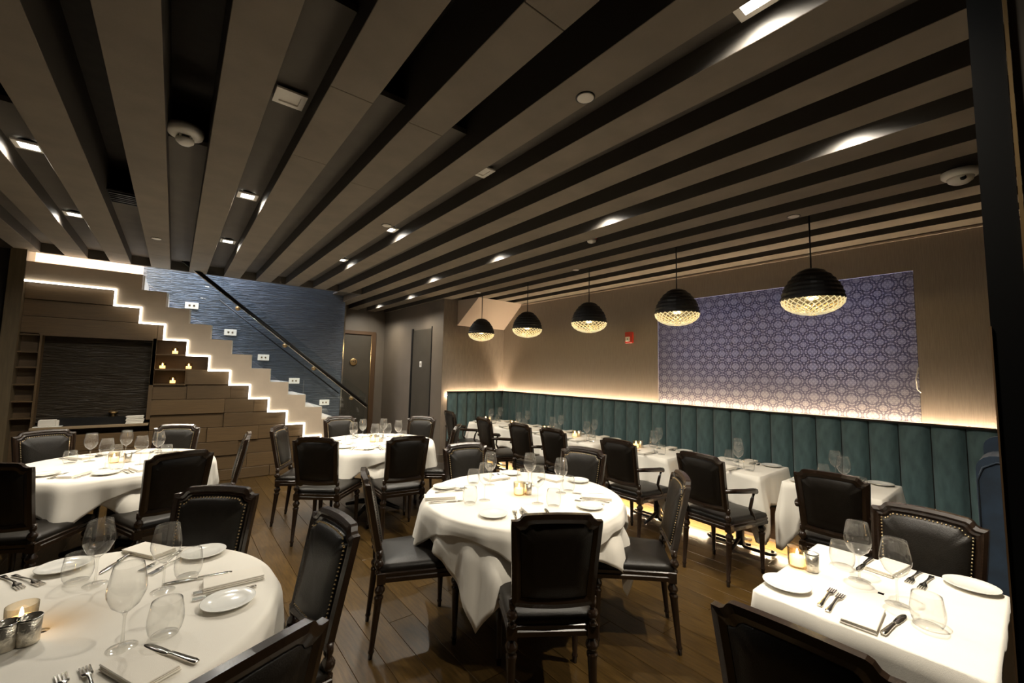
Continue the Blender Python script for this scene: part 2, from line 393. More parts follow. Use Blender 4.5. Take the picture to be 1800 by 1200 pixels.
# ---- left side
MB().box((-2.4, -2.6, 0), (-2.3, 9.4, 3.4)).build('wall_left', M_DARKW, kind='structure')
MB().box((-2.3, -2.7, 0), (5.4, -2.6, 3.4)).build('wall_near', M_DARKW, kind='structure')
MB().box((-1.53, YS-.06, 0), (-1.405, YS+.3, ZB+.1)).build('trim_2', mat('pilaster_oak', (.12, .088, .048), .5, var=.15, scale=8, stretch=(6, 6, .5)), kind='structure')
MB().box((-2.3, YS+.02, 0), (-1.53, YS+.3, ZB+.1)).build('wall_side', M_DARKW, kind='structure')

# ---- stairwell walls
MB().box((-.45, 8.25, 0), (2.505, 8.35, 4.6)).build('wall_stairwell', M_RIPB, kind='structure')
MB().box((-1.6, 8.25, 2.4), (-.452, 8.34, 4.6)).build('wall_landing', mat('landing_lit_cream', (.72, .6, .46), .8), kind='structure')  # pale panel stands for the warmly lit part of the back wall
MB().box((-1.62, YS+.06, 2.4), (-1.6, 8.35, 4.6)).build('wall_landing_side', MATS['landing_lit_cream'], kind='structure')
MB().box((2.49, 8.23, 0), (2.515, 8.25, ZB)).build('trim_3', M_CHROME, kind='structure')

# ---- staircase
RUN, RISE, RX, RZ = .2545, .197, -.393, 2.762
LR, LRISE, LX, LZ = .2537, .1985, -.636, 2.532
st = empty('staircase', (0, 0, 0), kind='structure')
upper = [(-1.405, RZ)]; j = 0
while True:
    x, z = RX+RUN*j, RZ-RISE*j
    z2 = max(z-RISE, 0); upper += [(x, z), (x, z2)]
    if z2 <= .02: break
    j += 1
NST = j+1
lower = [(-1.405, LZ)]; k = 0
while True:
    x, z = LX+LR*k, LZ-LRISE*k
    z2 = max(z-LRISE, 0); lower += [(x, z), (x, z2)]
    if z2 <= .02: break
    k += 1
NLO = k+1
# stringer: one quad strip between the two saw lines, built step by step
sb = MB(); xs = sorted(set([p[0] for p in upper+lower]))
def up_z(x):
    if x < RX: return RZ
    return max(RZ-RISE*(math.floor((x-RX)/RUN)+1), 0)
def lo_z(x):
    if x < LX: return LZ
    return max(LZ-LRISE*(math.floor((x-LX)/LR)+1), 0)
for a, b in zip(xs[:-1], xs[1:]):
    mx = (a+b)/2
    if up_z(mx)-lo_z(mx) > .005: sb.box((a, YS-.035, lo_z(mx)), (b, YS+.03, up_z(mx)))
sb.build('stringer', M_STONE, st)
for j in range(NST):
    x, z = RX+RUN*j, RZ-RISE*(j+1)
    if z < 0: continue
    MB().box((x, YS+.03, max(z-.24, 0)), (x+RUN+.02, 8.25, max(z, .002))).build('step', M_TREAD, st)
MB().box((-1.6, YS+.03, RZ-.2), (RX+.02, 8.25, RZ-.002)).build('landing_slab', M_TREAD, st)
lb = MB(); t = .0095
for (xa, za), (xb, zb) in zip(lower[:-1], lower[1:]):
    lb.box((min(xa, xb)-t, YS-.05, min(za, zb)-t), (max(xa, xb)+t, YS-.034, max(za, zb)+t))
lb.build('led_strip', M_LEDS, st)
# oak panelling below the saw line: real boards, niches left open
pwb = MB().box((-1.405, YS+.24, 0), (LX, YS+.3, LZ))
for k in range(NLO): pwb.box((LX+LR*k, YS+.24, 0), (LX+LR*(k+1), YS+.3, max(LZ-LRISE*(k+1), .01)))
pw = pwb.build('wall_stair_panelling', M_OAKD, kind='structure')
rows = [(LZ-LRISE*(k+1), LZ-LRISE*k) for k in range(NLO)]
def panel(x0, x1, z0, z1, d): MB().box((x0+.002, YS+d, z0+.002), (x1-.002, YS+.24, z1-.002), bev=.004).build('panel', M_OAK, pw)
for k, (z0, z1) in enumerate(rows):
    z0 = max(z0, 0); xr = LX+LR*k
    segs = [(-1.405, xr)]
    if k == 2: segs = [(-1.405, -.2), (-.2, xr)]
    if k == 3: segs = []
    if k == 4: segs = []
    if k == 5: segs = [(.14, xr)]
    if k in (6, 7): segs = [(-.2, xr)]
    if k == 8: segs = [(-.2, xr)]
    if k >= 9: segs = [(-1.24, -.2), (-.2, xr)]
    for a, b in segs:
        if b-a < .05: continue
        c = a
        while c < b-.01:
            ln = random.choice((.36, .5, .62, .8)) if k > 2 else 2
            e = min(c+ln, b)
            if b-e < .15: e = b
            panel(c, e, z0, z1, random.choice((0, .006, .018, .03)))
            c = e
# niche for the dark picture panel
nz0, nz1, nx0, nx1 = .895, 1.915, -1.222, -.238
MB().box((nx0-.03, YS+.0, nz1), (nx1+.04, YS+.24, nz1+.03)).build('niche_head', M_OAK, pw)
MB().box((nx1, YS+.0, nz0), (nx1+.04, YS+.24, nz1)).build('niche_jamb', M_OAK, pw)
MB().box((nx0-.02, YS, nz0-.1), (nx0, YS+.24, nz1)).build('niche_jamb', M_OAK, pw)
MB().box((nx0, YS+.13, nz0), (nx1, YS+.16, nz1)).build('niche_back', M_RIPD, pw)
MB().box((nx0-.02, YS-.03, nz0-.075), (nx1+.03, YS+.16, nz0-.045), bev=.004).build('niche_sill', mat('sill_oak', (.3, .22, .13), .5), pw)
MB().box((nx0+.2, YS+.04, nz0-.045), (nx1-.1, YS+.15, nz0+.045)).build('niche_riser', M_BLACK, pw)
# ladder shelves at the left
for z in (1.92, 1.721, 1.542, 1.344, 1.153, .96): MB().box((-1.405, YS-.0, z-.008), (-1.242, YS+.2, z+.008)).build('shelf', M_OAK, pw)
MB().box((-1.405, YS+.12, .2), (-1.242, YS+.2, 1.92)).build('shelf_back', M_OAKD, pw)
# candle niche boards
for (x0, x1, z) in ((-.235, .37, 1.741), (-.235, .37, 1.54), (-.235, .14, 1.345), (-.235, .12, 1.935)):
    MB().box((x0, YS, z-.008), (x1, YS+.24, z+.008)).build('shelf', M_OAK, pw)
MB().box((.13, YS, 1.353), (.146, YS+.24, 1.532)).build('niche_divider', M_OAK, pw)
MB().box((-.235, YS+.0, 1.353), (-.2, YS+.24, 1.935)).build('niche_divider', M_OAK, pw)

# ---- glass balustrade
gb = empty('glass_balustrade', (0, 0, 0), kind='structure')
def rail_z(x): return 2.869-(x-.186)*.7825
for a, b in ((-.36, .62), (.628, 1.61), (1.618, 2.6)):
    poly = [(a, rail_z(a)-.62), (b, rail_z(b)-.62), (b, rail_z(b)+.2), (a, min(rail_z(a)+.2, 3.6))]
    MB().prism(poly, YS-.004, YS+.008).build('glass_panel', M_GBAL, gb)
dirv = Vector((1, 0, -.7825)).normalized()
a, b = Vector((.0, YS-.1, rail_z(0))), Vector((2.59, YS-.1, rail_z(2.59)))
MB().tube([a, b], .03, 10).build('handrail', M_BLACK, gb)
MB().tube([a+Vector((0, -.018, -.03)), b+Vector((0, -.018, -.03))], .008, 6).build('handrail_strip', M_CHROME, gb)
Rf = Matrix.Rotation(PI/2, 4, 'X')
for x in (.67, 1.31, 1.744, 2.357):
    MB().lathe([(.026, -.02), (.032, -.01), (.032, .03), (.012, .04), (.012, .1)], 14, Matrix.Translation((x, YS-.015, rail_z(x)-.05)) @ Rf).build('standoff', M_BRASS, gb)
# second rail on the far side of the flight
MB().tube([(.5, 8.2, rail_z(.5)+.05), (2.45, 8.2, rail_z(2.45)+.05)], .012, 8).build('wall_handrail', M_BLACK, gb)

# ================================================================== FIXTURES
def plate_light(x, y, lit, label):
    t = empty('downlight', (x, y, ZG), label=label, cat='ceiling light', group='recessed square downlights')
    b = MB(); s, i = .07, .045
    for q in ((-s, -s, s, -i), (-s, i, s, s), (-s, -i, -i, i), (i, -i, s, i)): b.box((q[0], q[1], -.03), (q[2], q[3], -.02))
    b.build('trim_plate', M_WHITE, t)
    MB().box((-i, -i, -.022), (i, i, -.02)).build('lens', M_LIT if lit else M_WHITE, t)
    MB().lathe([(.055, -.02), (.055, 0)], 16).build('can', M_BLACK, t)
    if lit:
        lamp('downlight_lamp', 'SPOT', (x, y, ZG-.036), SPOT_W*lit, SPOT_C, .035, spot=math.radians(SPOT_A), blend=.9)
        lamp('downlight_spill', 'SPOT', (x, y, ZG-.034), SPILL_W, (1, .96, .86), .03, spot=math.radians(158), blend=.6)
gx = {-2: beam_x(-2)+PT*.75, 1: beam_x(1)+PT*.75, 4: beam_x(4)+PT*.75, 7: beam_x(7)+PT*.75, 8: beam_x(8)+PT*.75}
G = [(-2, 3.94, .7, 'lit square downlight at far left, nearer of the two in its gap'), (-2, 5.5, .7, 'lit square downlight at far left, farther of the two in its gap'),
     (1, 3.91, .8, 'lit square downlight in the gap right of the smoke detector, nearer one'), (1, 5.5, .75, 'lit square downlight in the gap right of the smoke detector, by the stairs'),
     (1, 2.32, 0, 'unlit white square downlight near the smoke detector'), (4, 2.32, 0, 'unlit square downlight at the middle of the ceiling'),
     (4, .58, 1.35, 'large lit square downlight at the top right edge'), (4, 3.9, .85, 'lit square downlight beside the small round cover plate'), (4, 5.42, .75, 'lit square downlight over the far round table'),
     (7, .58, 1.2, 'lit downlight in the right beams above the nearest booth tables'), (7, 2.26, 1, 'lit downlight above the red ceiling strobe'), (7, 3.85, 1, 'lit downlight left of the red ceiling strobe'), (7, 5.42, 1, 'lit downlight before the corridor mouth'),
     (8, 7.0, .5, 'lit downlight at the near end of the corridor'), (8, 8.5, .6, 'lit downlight over the corridor end door')]
for k, y, lit, lb_ in G: plate_light(gx[k], y, lit, lb_)
# flush round cover plates on the beams
for (px, py, lb_) in ((1029, 171, 'large white round cover plate on a beam near the top middle'), (680, 396, 'white round cover plate beside a lit downlight'), (275, 419, 'white round cover plate on a beam at left'),
                      (1395, 380, 'white round cover plate above the nearest pendant'), (1012, 474, 'white round cover plate above the third pendant'), (841, 514, 'white round cover plate above the farthest pendant')):
    p = P(px, py, ZB)
    t = empty('sprinkler_cover', p, label=lb_, cat='cover plate', group='sprinkler cover plates')
    MB().lathe([(0, -.006), (.036, -.006), (.041, -.003)], 20).build('cover_disc', M_WHITE, t); MB().lathe([(.045, -.003), (.045, 0)], 20).build('cover_ring', M_BLACK, t)
p = P(326, 237, ZG-.04); t = empty('smoke_detector', (p.x, p.y, ZG), label='cream smoke detector hanging between two ceiling beams', cat='smoke detector')
MB().lathe([(.09, 0), (.09, -.03), (.084, -.045), (.05, -.052)], 28).build('detector_base', M_WHITE, t)
MB().lathe([(.035, -.05), (.035, -.075)], 20).build('detector_vents', M_BLACK, t)
MB().lathe([(.046, -.07), (.044, -.085), (.028, -.1), (0, -.102)], 20).build('detector_cap', M_WHITE, t)
for a in range(5):
    A = a*2*PI/5; MB().box((-.004, .034, -.075), (.004, .044, -.05), Matrix.Rotation(A, 4, 'Z')).build('detector_rib', M_WHITE, t)
p = P(1688, 310, ZB-.03); t = empty('dome_camera', (p.x, p.y, ZB), label='white dome camera on a beam beside the black post', cat='camera')
MB().lathe([(.085, 0), (.085, -.025), (.07, -.04)], 24).build('camera_base', M_WHITE, t)
MB().lathe([(.062, -.038), (.055, -.06), (.035, -.075), (0, -.08)], 20).build('camera_dome', M_WHITE, t)
MB().lathe([(.014, 0), (.014, .012)], 12, Matrix.Translation((-.045, -.015, -.06)) @ Matrix.Rotation(-PI/2.6, 4, 'Y')).build('camera_lens', M_BLACK, t)
p = P(1040, 425, ZG-.07); t = empty('ceiling_strobe', (p.x, p.y, ZG), label='white ceiling strobe with red skirt between right beams', cat='strobe')
MB().lathe([(.05, 0), (.05, -.05)], 18).build('strobe_skirt', M_RED, t); MB().lathe([(.048, -.05), (.04, -.075), (0, -.078)], 18).build('strobe_lens', M_WHITE, t)
p = P(218, 350, ZG-.02); t = empty('ceiling_vent', (p.x, p.y, ZG), label='black slatted air vent between the left ceiling beams', cat='vent')
MB().box((-.095, -.16, -.012), (.095, .16, 0)).build('vent_frame', M_BLACK, t)
for i in range(6): MB().box((-.085, -.13+i*.05, -.024), (.085, -.112+i*.05, -.012)).build('vent_slat', M_BLACK if i % 2 else M_IRON, t)

# pendants
pd = empty('pendant_lamp', (3.945, 1.10, 2.225), label='first', cat='pendant lamp', group='pendants over the booth tables')
DR = .215
prof = []; ctl = [(0, 1), (.2, .965), (.45, .87), (.75, .64), (.92, .42), (1, .26)]
for i in range(15):
    a = i/14
    for (a0, r0), (a1, r1) in zip(ctl[:-1], ctl[1:]):
        if a0 <= a <= a1+1e-6: r = r0+(r1-r0)*(a-a0)/(a1-a0); break
    prof.append((DR*r+(.004 if i % 2 else -.003), a*.25))
prof.append((0, .256))
MB().lathe(prof, 28, smooth=False).build('shade_dome', M_PEND, pd)
MB().lathe([(DR-.004, .0), (DR-.05, .1), (.06, .22)], 28, smooth=False, cap=False).build('shade_liner', mat('pendant_inside', (.12, .1, .06), .4), pd)
cb = MB(); nz, na = 5, 26; rws = []
random.seed(3)
for i in range(nz+1):
    a = i/nz*PI/2*.98; rws.append([((DR-.006)*math.cos(a)*(1+random.uniform(-.03, .03))*math.cos(2*PI*(q+.5*(i % 2))/na), (DR-.006)*math.cos(a)*math.sin(2*PI*(q+.5*(i % 2))/na), -.115*math.sin(a)+random.uniform(-.005, .005)) for q in range(na)])
vs = [p for r in rws for p in r]; fs = []
for i in range(nz):
    for q in range(na):
        q2 = (q+1) % na; A, B, C, D = i*na+q, i*na+q2, (i+1)*na+q2, (i+1)*na+q
        fs += [(A, C, B), (A, D, C)] if i % 2 else [(A, D, B), (B, D, C)]
cb.add(vs, fs); cbo = cb.build('crystal_bowl', M_CRYS, pd)
# cut-glass ribs: criss-cross facets on the bowl, their lamplit glint added as emission
rb = MB()
for q in range(26):
    for s in (1, -1):
        pts = []
        for i in range(6):
            a = i/5*1.42; A = 2*PI*q/26+s*i*.19
            pts.append(((DR-.002)*math.cos(a)*math.cos(A), (DR-.002)*math.cos(a)*math.sin(A), -.117*math.sin(a)))
        rb.tube(pts, .0035, 4, cap=False)
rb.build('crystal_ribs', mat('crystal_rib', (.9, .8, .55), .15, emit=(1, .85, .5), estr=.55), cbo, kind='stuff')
MB().lathe([(.018, .03), (.03, .06), (.018, .09)], 10).build('bulb', M_BULB, pd)
MB().tube([(0, 0, .25), (0, 0, ZG-2.225)], .006, 6).build('cord', M_BLACK, pd)
MB().lathe([(.05, .0), (.05, .03)], 16, Matrix.Translation((0, 0, ZG-2.225-.03))).build('canopy', M_BLACK, pd)
pl = ['black dome pendant with crystal bowl, nearest the camera, over the shaded window', 'black dome pendant with crystal bowl, second nearest, at the window edge', 'black dome pendant with crystal bowl, middle one of five', 'black dome pendant with crystal bowl, second from the alcove corner', 'black dome pendant with crystal bowl, farthest, before the sloped soffit']
for i, l in enumerate(pl):
    y = 1.10+i*1.155
    if i == 0: pd['label'] = l
    else: dup(pd, (3.945, y, 2.225), i*.7, l)
    lamp('pendant_light', 'POINT', (3.945, y, 2.24), PENDANT_W, (1, .8, .5), .05)
random.seed(11)

# wall-mounted small things
t = empty('fire_alarm', (XW, 3.60, 2.13), label='red fire alarm pull box on the taupe wall', cat='fire alarm')
MB().box((-.03, -.06, -.08), (0, .06, .08), bev=.006).build('alarm_box', M_RED, t); MB().box((-.042, -.02, -.055), (-.03, .045, .01), bev=.004).build('alarm_handle', M_WHITE, t); MB().box((-.046, .005, -.03), (-.042, .018, -.015)).build('alarm_key', M_BLACK, t)
t = empty('wall_switch', (XP-.012, 7.33, 1.72), label='white thermostat plate on the corridor door panel', cat='switch')
MB().box((-.012, -.035, -.055), (0, .035, .055), bev=.004).build('plate', M_WHITE, t); MB().box((-.016, -.01, -.02), (-.012, .01, .02)).build('rocker', M_NAIL, t)
nm = ['top', 'second from the top', 'middle', 'second from the bottom', 'bottom']
for i, (x, z) in enumerate(((.154, 2.541), (.688, 2.159), (1.187, 1.767), (1.688, 1.373), (2.217, .978))):
    t = empty('step_light', (x, 8.25, z), label='white wall step light on the rippled blue wall, '+nm[i]+' one', cat='step light', group='step lights along the stairs')
    MB().box((-.085, -.012, -.05), (.085, 0, .05), bev=.004).build('plate', M_STEP, t)
    for dx in (-.028, .028): MB().box((dx-.012, -.015, -.014), (dx+.012, -.012, .014)).build('louvre', M_NAIL, t)

# black post with brass edge and brown panel at the right edge of the view
t = empty('wall_post', (1.7, .04, 0), kind='structure'); t['label'] = 'black post with brass edge at the right'
MB().box((0, -.027, 0), (.09, .036, ZB)).build('post', mat('post_black', (.003, .003, .003), .8, spec=.1), t)
MB().box((-.002, .034, 0), (.02, .0375, 1.75)).build('post_bead', mat('bead_walnut', (.2, .12, .06), .4), t)
MB().box((-.004, -.036, 0), (.05, -.029, ZB)).build('post_edge', M_BRASS, t)
MB().box((.0, -.5, 0), (.06, -.037, 2.63)).build('post_panel', mat('panel_brown', (.035, .024, .012), .6), t)
MB().box((.0, -.5, 2.634), (.06, -.037, ZB)).build('post_panel', M_BLACK, t)

# ================================================================== BANQUETTE
bq = empty('banquette', (4.75, 3.2, 0), label='long teal velvet banquette with channel-tufted back along the wall', cat='banquette')
def kb(o): return keep(o, bq)
Y0B = .12
kb(MB().box((4.47, Y0B, .11), (4.52, YP-.05, .40)).build('front_panel', mat('banquette_front', (.2, .13, .075), .5, var=.15, scale=8, stretch=(1, .5, 8))))
kb(MB().box((4.72, Y0B, .0), (4.76, YP-.05, .4)).build('toe_kick', M_RAIL))
kb(MB().box((4.52, Y0B, .36), (4.99, YP-.05, .40)).build('seat_board', M_RAIL))
nseat = 6; L = (YP-.14-Y0B)/nseat
for i in range(nseat):
    kb(MB().box((4.455, Y0B+i*L+.003, .401), (4.885, Y0B+(i+1)*L-.003, .49), bev=.025).build('seat_cushion', M_TEAL))
chw = .2
rw = []
for i in range(9):
    a = i/8; yy = (a-.5)*(chw-.006); bul = .05*(1-(2*a-1)**4)
    rw.append([(-bul*(.35 if zz in (0, 9) else 1)-.0, yy, .40+.835*zz/9) for zz in range(10)])
chm = MB().grid(rw)
chm.add([(0, -chw/2+.001, .4), (0, chw/2-.001, .4), (0, chw/2-.001, 1.235), (0, -chw/2+.001, 1.235)], [(3, 2, 1, 0)])
rt_ = [r[9] for r in rw]; chm.add(rt_+[(0, chw/2-.003, 1.235), (0, -chw/2+.003, 1.235)], [tuple(range(10, -1, -1))])
chme = chm.mesh('channel', M_TEAL)
def fix(me):
    import bmesh
    b = bmesh.new(); b.from_mesh(me); bmesh.ops.remove_doubles(b, verts=b.verts, dist=1e-5); bmesh.ops.recalc_face_normals(b, faces=b.faces); b.to_mesh(me); b.free()
y = 1.39-.2*6
while y < YP-.16:
    o = inst('channel', chme, None, (4.94, y+.1, 0)); kb(o); y += chw
x = 3.86
while x < 4.9:
    o = inst('channel', chme, None, (x, YP-.1, 0), (0, 0, -PI/2)); o.rotation_euler = (0, 0, PI/2); kb(o); x += chw
kb(MB().box((4.94, Y0B, .4), (4.965, YP-.1, 1.235)).build('back_board', M_RAIL)); kb(MB().box((3.76, YP-.1, .02), (4.94, YP-.075, 1.235)).build('back_board', M_RAIL))
kb(MB().box((4.9, Y0B, 1.235), (4.97, YP-.13, 1.252), bev=.003).build('top_rail', M_RAIL)); kb(MB().box((3.755, YP-.14, 1.235), (4.97, YP-.068, 1.252), bev=.003).build('top_rail', M_RAIL))
kb(MB().box((4.985, Y0B, 1.175), (5.02, YP-.03, 1.18)).build('cove_led', M_LEDC)); kb(MB().box((3.77, YP-.045, 1.175), (4.98, YP-.015, 1.18)).build('cove_led', M_LEDC))
kb(MB().box((4.535, Y0B, .12), (4.56, YP-.1, .126)).build('kick_led', M_LEDK))
kb(MB().box((4.6, Y0B, .352), (4.66, Y0B+.01, .358)).build('seat_bracket', M_BLACK))
t = empty('outlet', (4.47, 1.44, .17), label='white outlet plate low on the banquette front', cat='outlet')
MB().box((-.008, -.09, -.04), (0, .09, .04), bev=.003).build('plate', M_WHITE, t)
for dy in (-.04, .04): MB().box((-.011, dy-.012, -.018), (-.008, dy+.012, .018)).build('socket', M_NAIL, t)
# upholstered end wing beside the post, bluish light put into its colour
wg = empty('wing_panel', (4.2, .2, 0), label='blue-cast velvet end wing of the seating beside the black post', cat='seating')
def rbox(a, b, r, n=5):
    x0, y0, z0 = a; x1, y1, z1 = b; pts = [(y0, z0), (y1, z0)]
    for i in range(n+1): q = i/n*PI/2; pts.append((y1-r+r*math.cos(q), z1-r+r*math.sin(q)))
    for i in range(n+1): q = PI/2+i/n*PI/2; pts.append((y0+r+r*math.cos(q), z1-r+r*math.sin(q)))
    return MB().prism(pts, x0, x1, 'x')
rbox((-.12, -.35, .12), (.2, .09, 1.14), .09).build('wing_body', M_BLUE, wg)
rbox((.2, -.35, .12), (.24, .07, 1.24), .08).build('wing_back', M_BLUE, wg)
MB().tube([(-.122, -.34, 1.1), (-.122, .0, 1.1), (-.122, .06, 1.06), (-.122, .085, .98), (-.122, .085, .2)], .006, 6).build('piping', M_BLUE, wg)
for dy in (-.3, .03): MB().lathe([(.02, 0), (.025, .13)], 10, Matrix.Translation((-.05, dy, 0))).build('foot', M_BLACK, wg)

# ================================================================== CHAIRS
def mirror(h): return h + [(-u, v) for u, v in reversed(h[:-1])]
OUT = mirror([(-.19, 0), (-.198, .2), (-.207, .36), (-.207, .388), (-.181, .389), (-.168, .396), (-.157, .412), (-.145, .418), (-.07, .423), (0, .4245)]) + [(.1, -.006), (0, -.009), (-.1, -.006)]
INN = mirror([(-.15, .042), (-.157, .2), (-.165, .335), (-.165, .348), (-.15, .349), (-.14, .355), (-.13, .369), (-.12, .375), (-.06, .379), (0, .380)]) + [(.08, .036), (0, .034), (-.08, .036)]
def lerp(A, B, t): return [(a[0]*(1-t)+b[0]*t, a[1]*(1-t)+b[1]*t) for a, b in zip(A, B)]
def scl(A, s): return [(u*s, .205+(v-.205)*s) for u, v in A]
def B3(p, d): u, v = p; return (u, -.232-.215*v-.014*(1-(u/.2)**2)+d, .545+v*1.03)
def loop(A, d): return [B3(p, d) for p in A]
def seat_loop(s, z, off=0, n=10):
    def hw(y): return (.205+(y+.235)/.47*.045)
    pts = []
    for i in range(n): a = i/(n-1)*2-1; pts.append((a*hw(-.235)*s, -.235*s, z))
    for i in range(1, n): a = i/(n-1); y = -.235+.47*a; pts.append((hw(y)*s, y*s, z))
    for i in range(1, n): a = 1-2*i/(n-1); pts.append((a*hw(.235)*s, (.235+.022*(1-a*a))*s, z))
    for i in range(1, n-1): a = 1-i/(n-1); y = -.235+.47*a; pts.append((-hw(y)*s, y*s, z))
    return pts
def leg_mb(x, y, dx, dy):
    pr = [(.012, 0), (.0135, .03), (.0175, .034), (.0175, .042), (.014, .047), (.022, .305), (.026, .318), (.026, .326), (.0165, .334), (.022, .34), (.0295, .355), (.0295, .367), (.018, .382), (.018, .4)]
    M = Matrix(((1, 0, -dx/.4, x+dx), (0, 1, -dy/.4, y+dy), (0, 0, 1, 0), (0, 0, 0, 1)))
    return MB().lathe(pr, 10, M).box((x-.024, y-.024, .392), (x+.024, y+.024, .456), bev=.004)
def make_chair(arms):
    t = empty('armchair' if arms else 'dining_chair', (0, 0, -20), cat='chair')
    MB().grid([loop(OUT, -.016), loop(OUT, .012), loop(lerp(OUT, INN, .3), .021), loop(lerp(OUT, INN, .55), .013), loop(lerp(OUT, INN, .75), .016), loop(INN, .008), loop(INN, -.012), loop(lerp(OUT, INN, .5), -.02), loop(OUT, -.016)], False, True).build('back_frame', M_WOOD, t)
    pb = MB(); rows = [loop(INN, .006), loop(scl(INN, .985), .018), loop(scl(INN, .9), .034), loop(scl(INN, .6), .044), loop(scl(INN, .05), .047)]
    pb.grid(rows, True, True); pb.add(rows[-1], [tuple(range(len(INN)))]); bo = pb.build('backrest', M_LEATH, t)
    MB().grid([loop(INN, -.008), loop(scl(INN, .97), -.016), loop(scl(INN, .6), -.02), loop(scl(INN, .05), -.021)][::-1], True, True).add(loop(scl(INN, .05), -.021), [tuple(range(len(INN)))]).build('back_panel', M_LEATH, t)
    nb = MB(); A = scl(INN, .975); seg = []
    for a, b in zip(A, A[1:]+A[:1]):
        L_ = math.hypot(b[0]-a[0], b[1]-a[1]); n = max(1, int(L_/.0135))
        for i in range(n): seg.append((a[0]+(b[0]-a[0])*i/n, a[1]+(b[1]-a[1])*i/n))
    for p in seg:
        c = B3(p, .026); r = .0046
        nb.add([(c[0]+r*math.cos(q*PI/3), c[1]-.005, c[2]+r*math.sin(q*PI/3)) for q in range(6)]+[(c[0], c[1]+.003, c[2])], [(q, (q+1) % 6, 6) for q in range(6)], True)
    nb.build('nailhead_trim', M_NAIL, bo, kind='stuff')
    MB().grid([seat_loop(.94, .398), seat_loop(1, .402), seat_loop(1.01, .425), seat_loop(.985, .43), seat_loop(1.005, .45), seat_loop(.97, .456)], False, True).build('seat_rail', M_WOOD, t)
    MB().grid([seat_loop(.965, .45), seat_loop(.985, .468), seat_loop(.96, .486), seat_loop(.85, .497), seat_loop(.5, .506), seat_loop(.03, .508)], True, True).add(seat_loop(.03, .508), [tuple(range(len(seat_loop(1, 0))))]).build('seat', M_LEATH, t)
    for s in (-1, 1):
        leg_mb(s*.212, .208, 0, 0).build('leg', M_WOOD, t); leg_mb(s*.186, -.222, s*.004, -.04).build('leg', M_WOOD, t)
        MB().lathe([(.02, .45), (.02, .463), (.011, .472), (.019, .48), (.0265, .495), (.0265, .507), (.019, .52), (.012, .527), (.018, .54), (.018, .575)], 10, Matrix.Translation((s*.186, -.236, 0))).build('post', M_WOOD, t)
        if arms:
            MB().tube([(s*.2, -.29, .715), (s*.222, -.2, .712), (s*.238, -.08, .7), (s*.24, .03, .69), (s*.238, .075, .683), (s*.236, .09, .668)], [.016, .019, .021, .022, .023, .016], 8).build('arm', M_WOOD, t)
            MB().tube([(s*.237, .06, .68), (s*.232, .03, .62), (s*.222, .02, .55), (s*.215, .06, .49), (s*.222, .09, .44)], [.015, .014, .014, .016, .018], 8).build('arm_support', M_WOOD, t)
    return t
side = make_chair(False); armc = make_chair(True)
for root in (side, armc):
    for c in root.children: fix(c.data)
used = {}
def place(proto, x, y, dx, dy, label, group):
    rz = math.atan2(dy, dx)-PI/2
    if proto.name not in used:
        used[proto.name] = 1; proto.location = (x, y, 0); proto.rotation_euler = (0, 0, rz); proto['label'] = label; proto['group'] = group
    else: dup(proto, (x, y, 0), rz, label, group)
G1, G2, G3, G4, G5, G6 = ('chairs at the central round table', 'chairs at the far round table', 'chairs at the left round table', 'chairs at the corner round table', 'chairs at the square table', 'armchairs facing the banquette')
for (x, y, dx, dy, l, g) in (
    (1.57, 1.645, .56, .83, 'dark leather dining chair at the central round table, back to the camera', G1),
    (2.37, 1.70, -.66, .75, 'dark leather dining chair at the right of the central round table', G1),
    (1.27, 2.50, .95, -.3, 'dark leather dining chair at the left of the central table, seen edge-on', G1),
    (2.0, 2.84, -.12, -.99, 'nail-trimmed leather chair behind the central round table, left one', G1),
    (2.46, 2.37, -.97, -.24, 'nail-trimmed leather chair behind the central round table, right one', G1),
    (1.25, 4.36, .63, .78, 'dark dining chair near the far round table, left one with back turned', G2),
    (1.83, 4.08, .13, .99, 'dark dining chair at the far round table, right one with back turned', G2),
    (1.20, 4.95, .86, -.5, 'dark dining chair at the left side of the far round table', G2),
    (1.76, 5.45, .0, -1, 'dark dining chair behind the far round table by the stair foot', G2),
    (2.44, 5.08, -.8, -.6, 'dark dining chair behind the far round table before the corridor door', G2),
    (2.41, 4.50, -.75, .66, 'dark dining chair at the right of the far table, seen edge-on', G2),
    (-.01, 4.22, -.3, .95, 'dark dining chair before the left round table, back to the camera', G3),
    (-.74, 5.44, .45, -.89, 'nail-trimmed leather chair behind the left table under the dark niche', G3),
    (-.05, 5.43, -.4, -.92, 'nail-trimmed leather chair behind the left table, right one', G3),
    (.27, 4.72, -.99, .12, 'dark dining chair right of the left round table, seen edge-on', G3),
    (-.70, 4.33, .42, .91, 'dark dining chair at the left picture edge before the left table', G3),
    (.03, 2.42, -.6, -.8, 'nail-trimmed dark chair behind the bottom left round table', G4),
    (.27, 1.87, -.98, -.12, 'dark dining chair right of the bottom left table, seen from its side', G4),
    (.045, 1.415, -.39, .92, 'dark dining chair at the bottom edge, only its top rail showing', G4),
    (2.60, .415, -.995, .1, 'nail-trimmed black leather chair behind the right square table', G5),
    (1.6, .43, 1, .02, 'dark dining chair at the bottom right corner, back to the camera', G5)):
    place(side, x, y, dx, dy, l, g)
ORD = ['nearest', 'second', 'third', 'fourth', 'fifth', 'sixth', 'farthest']
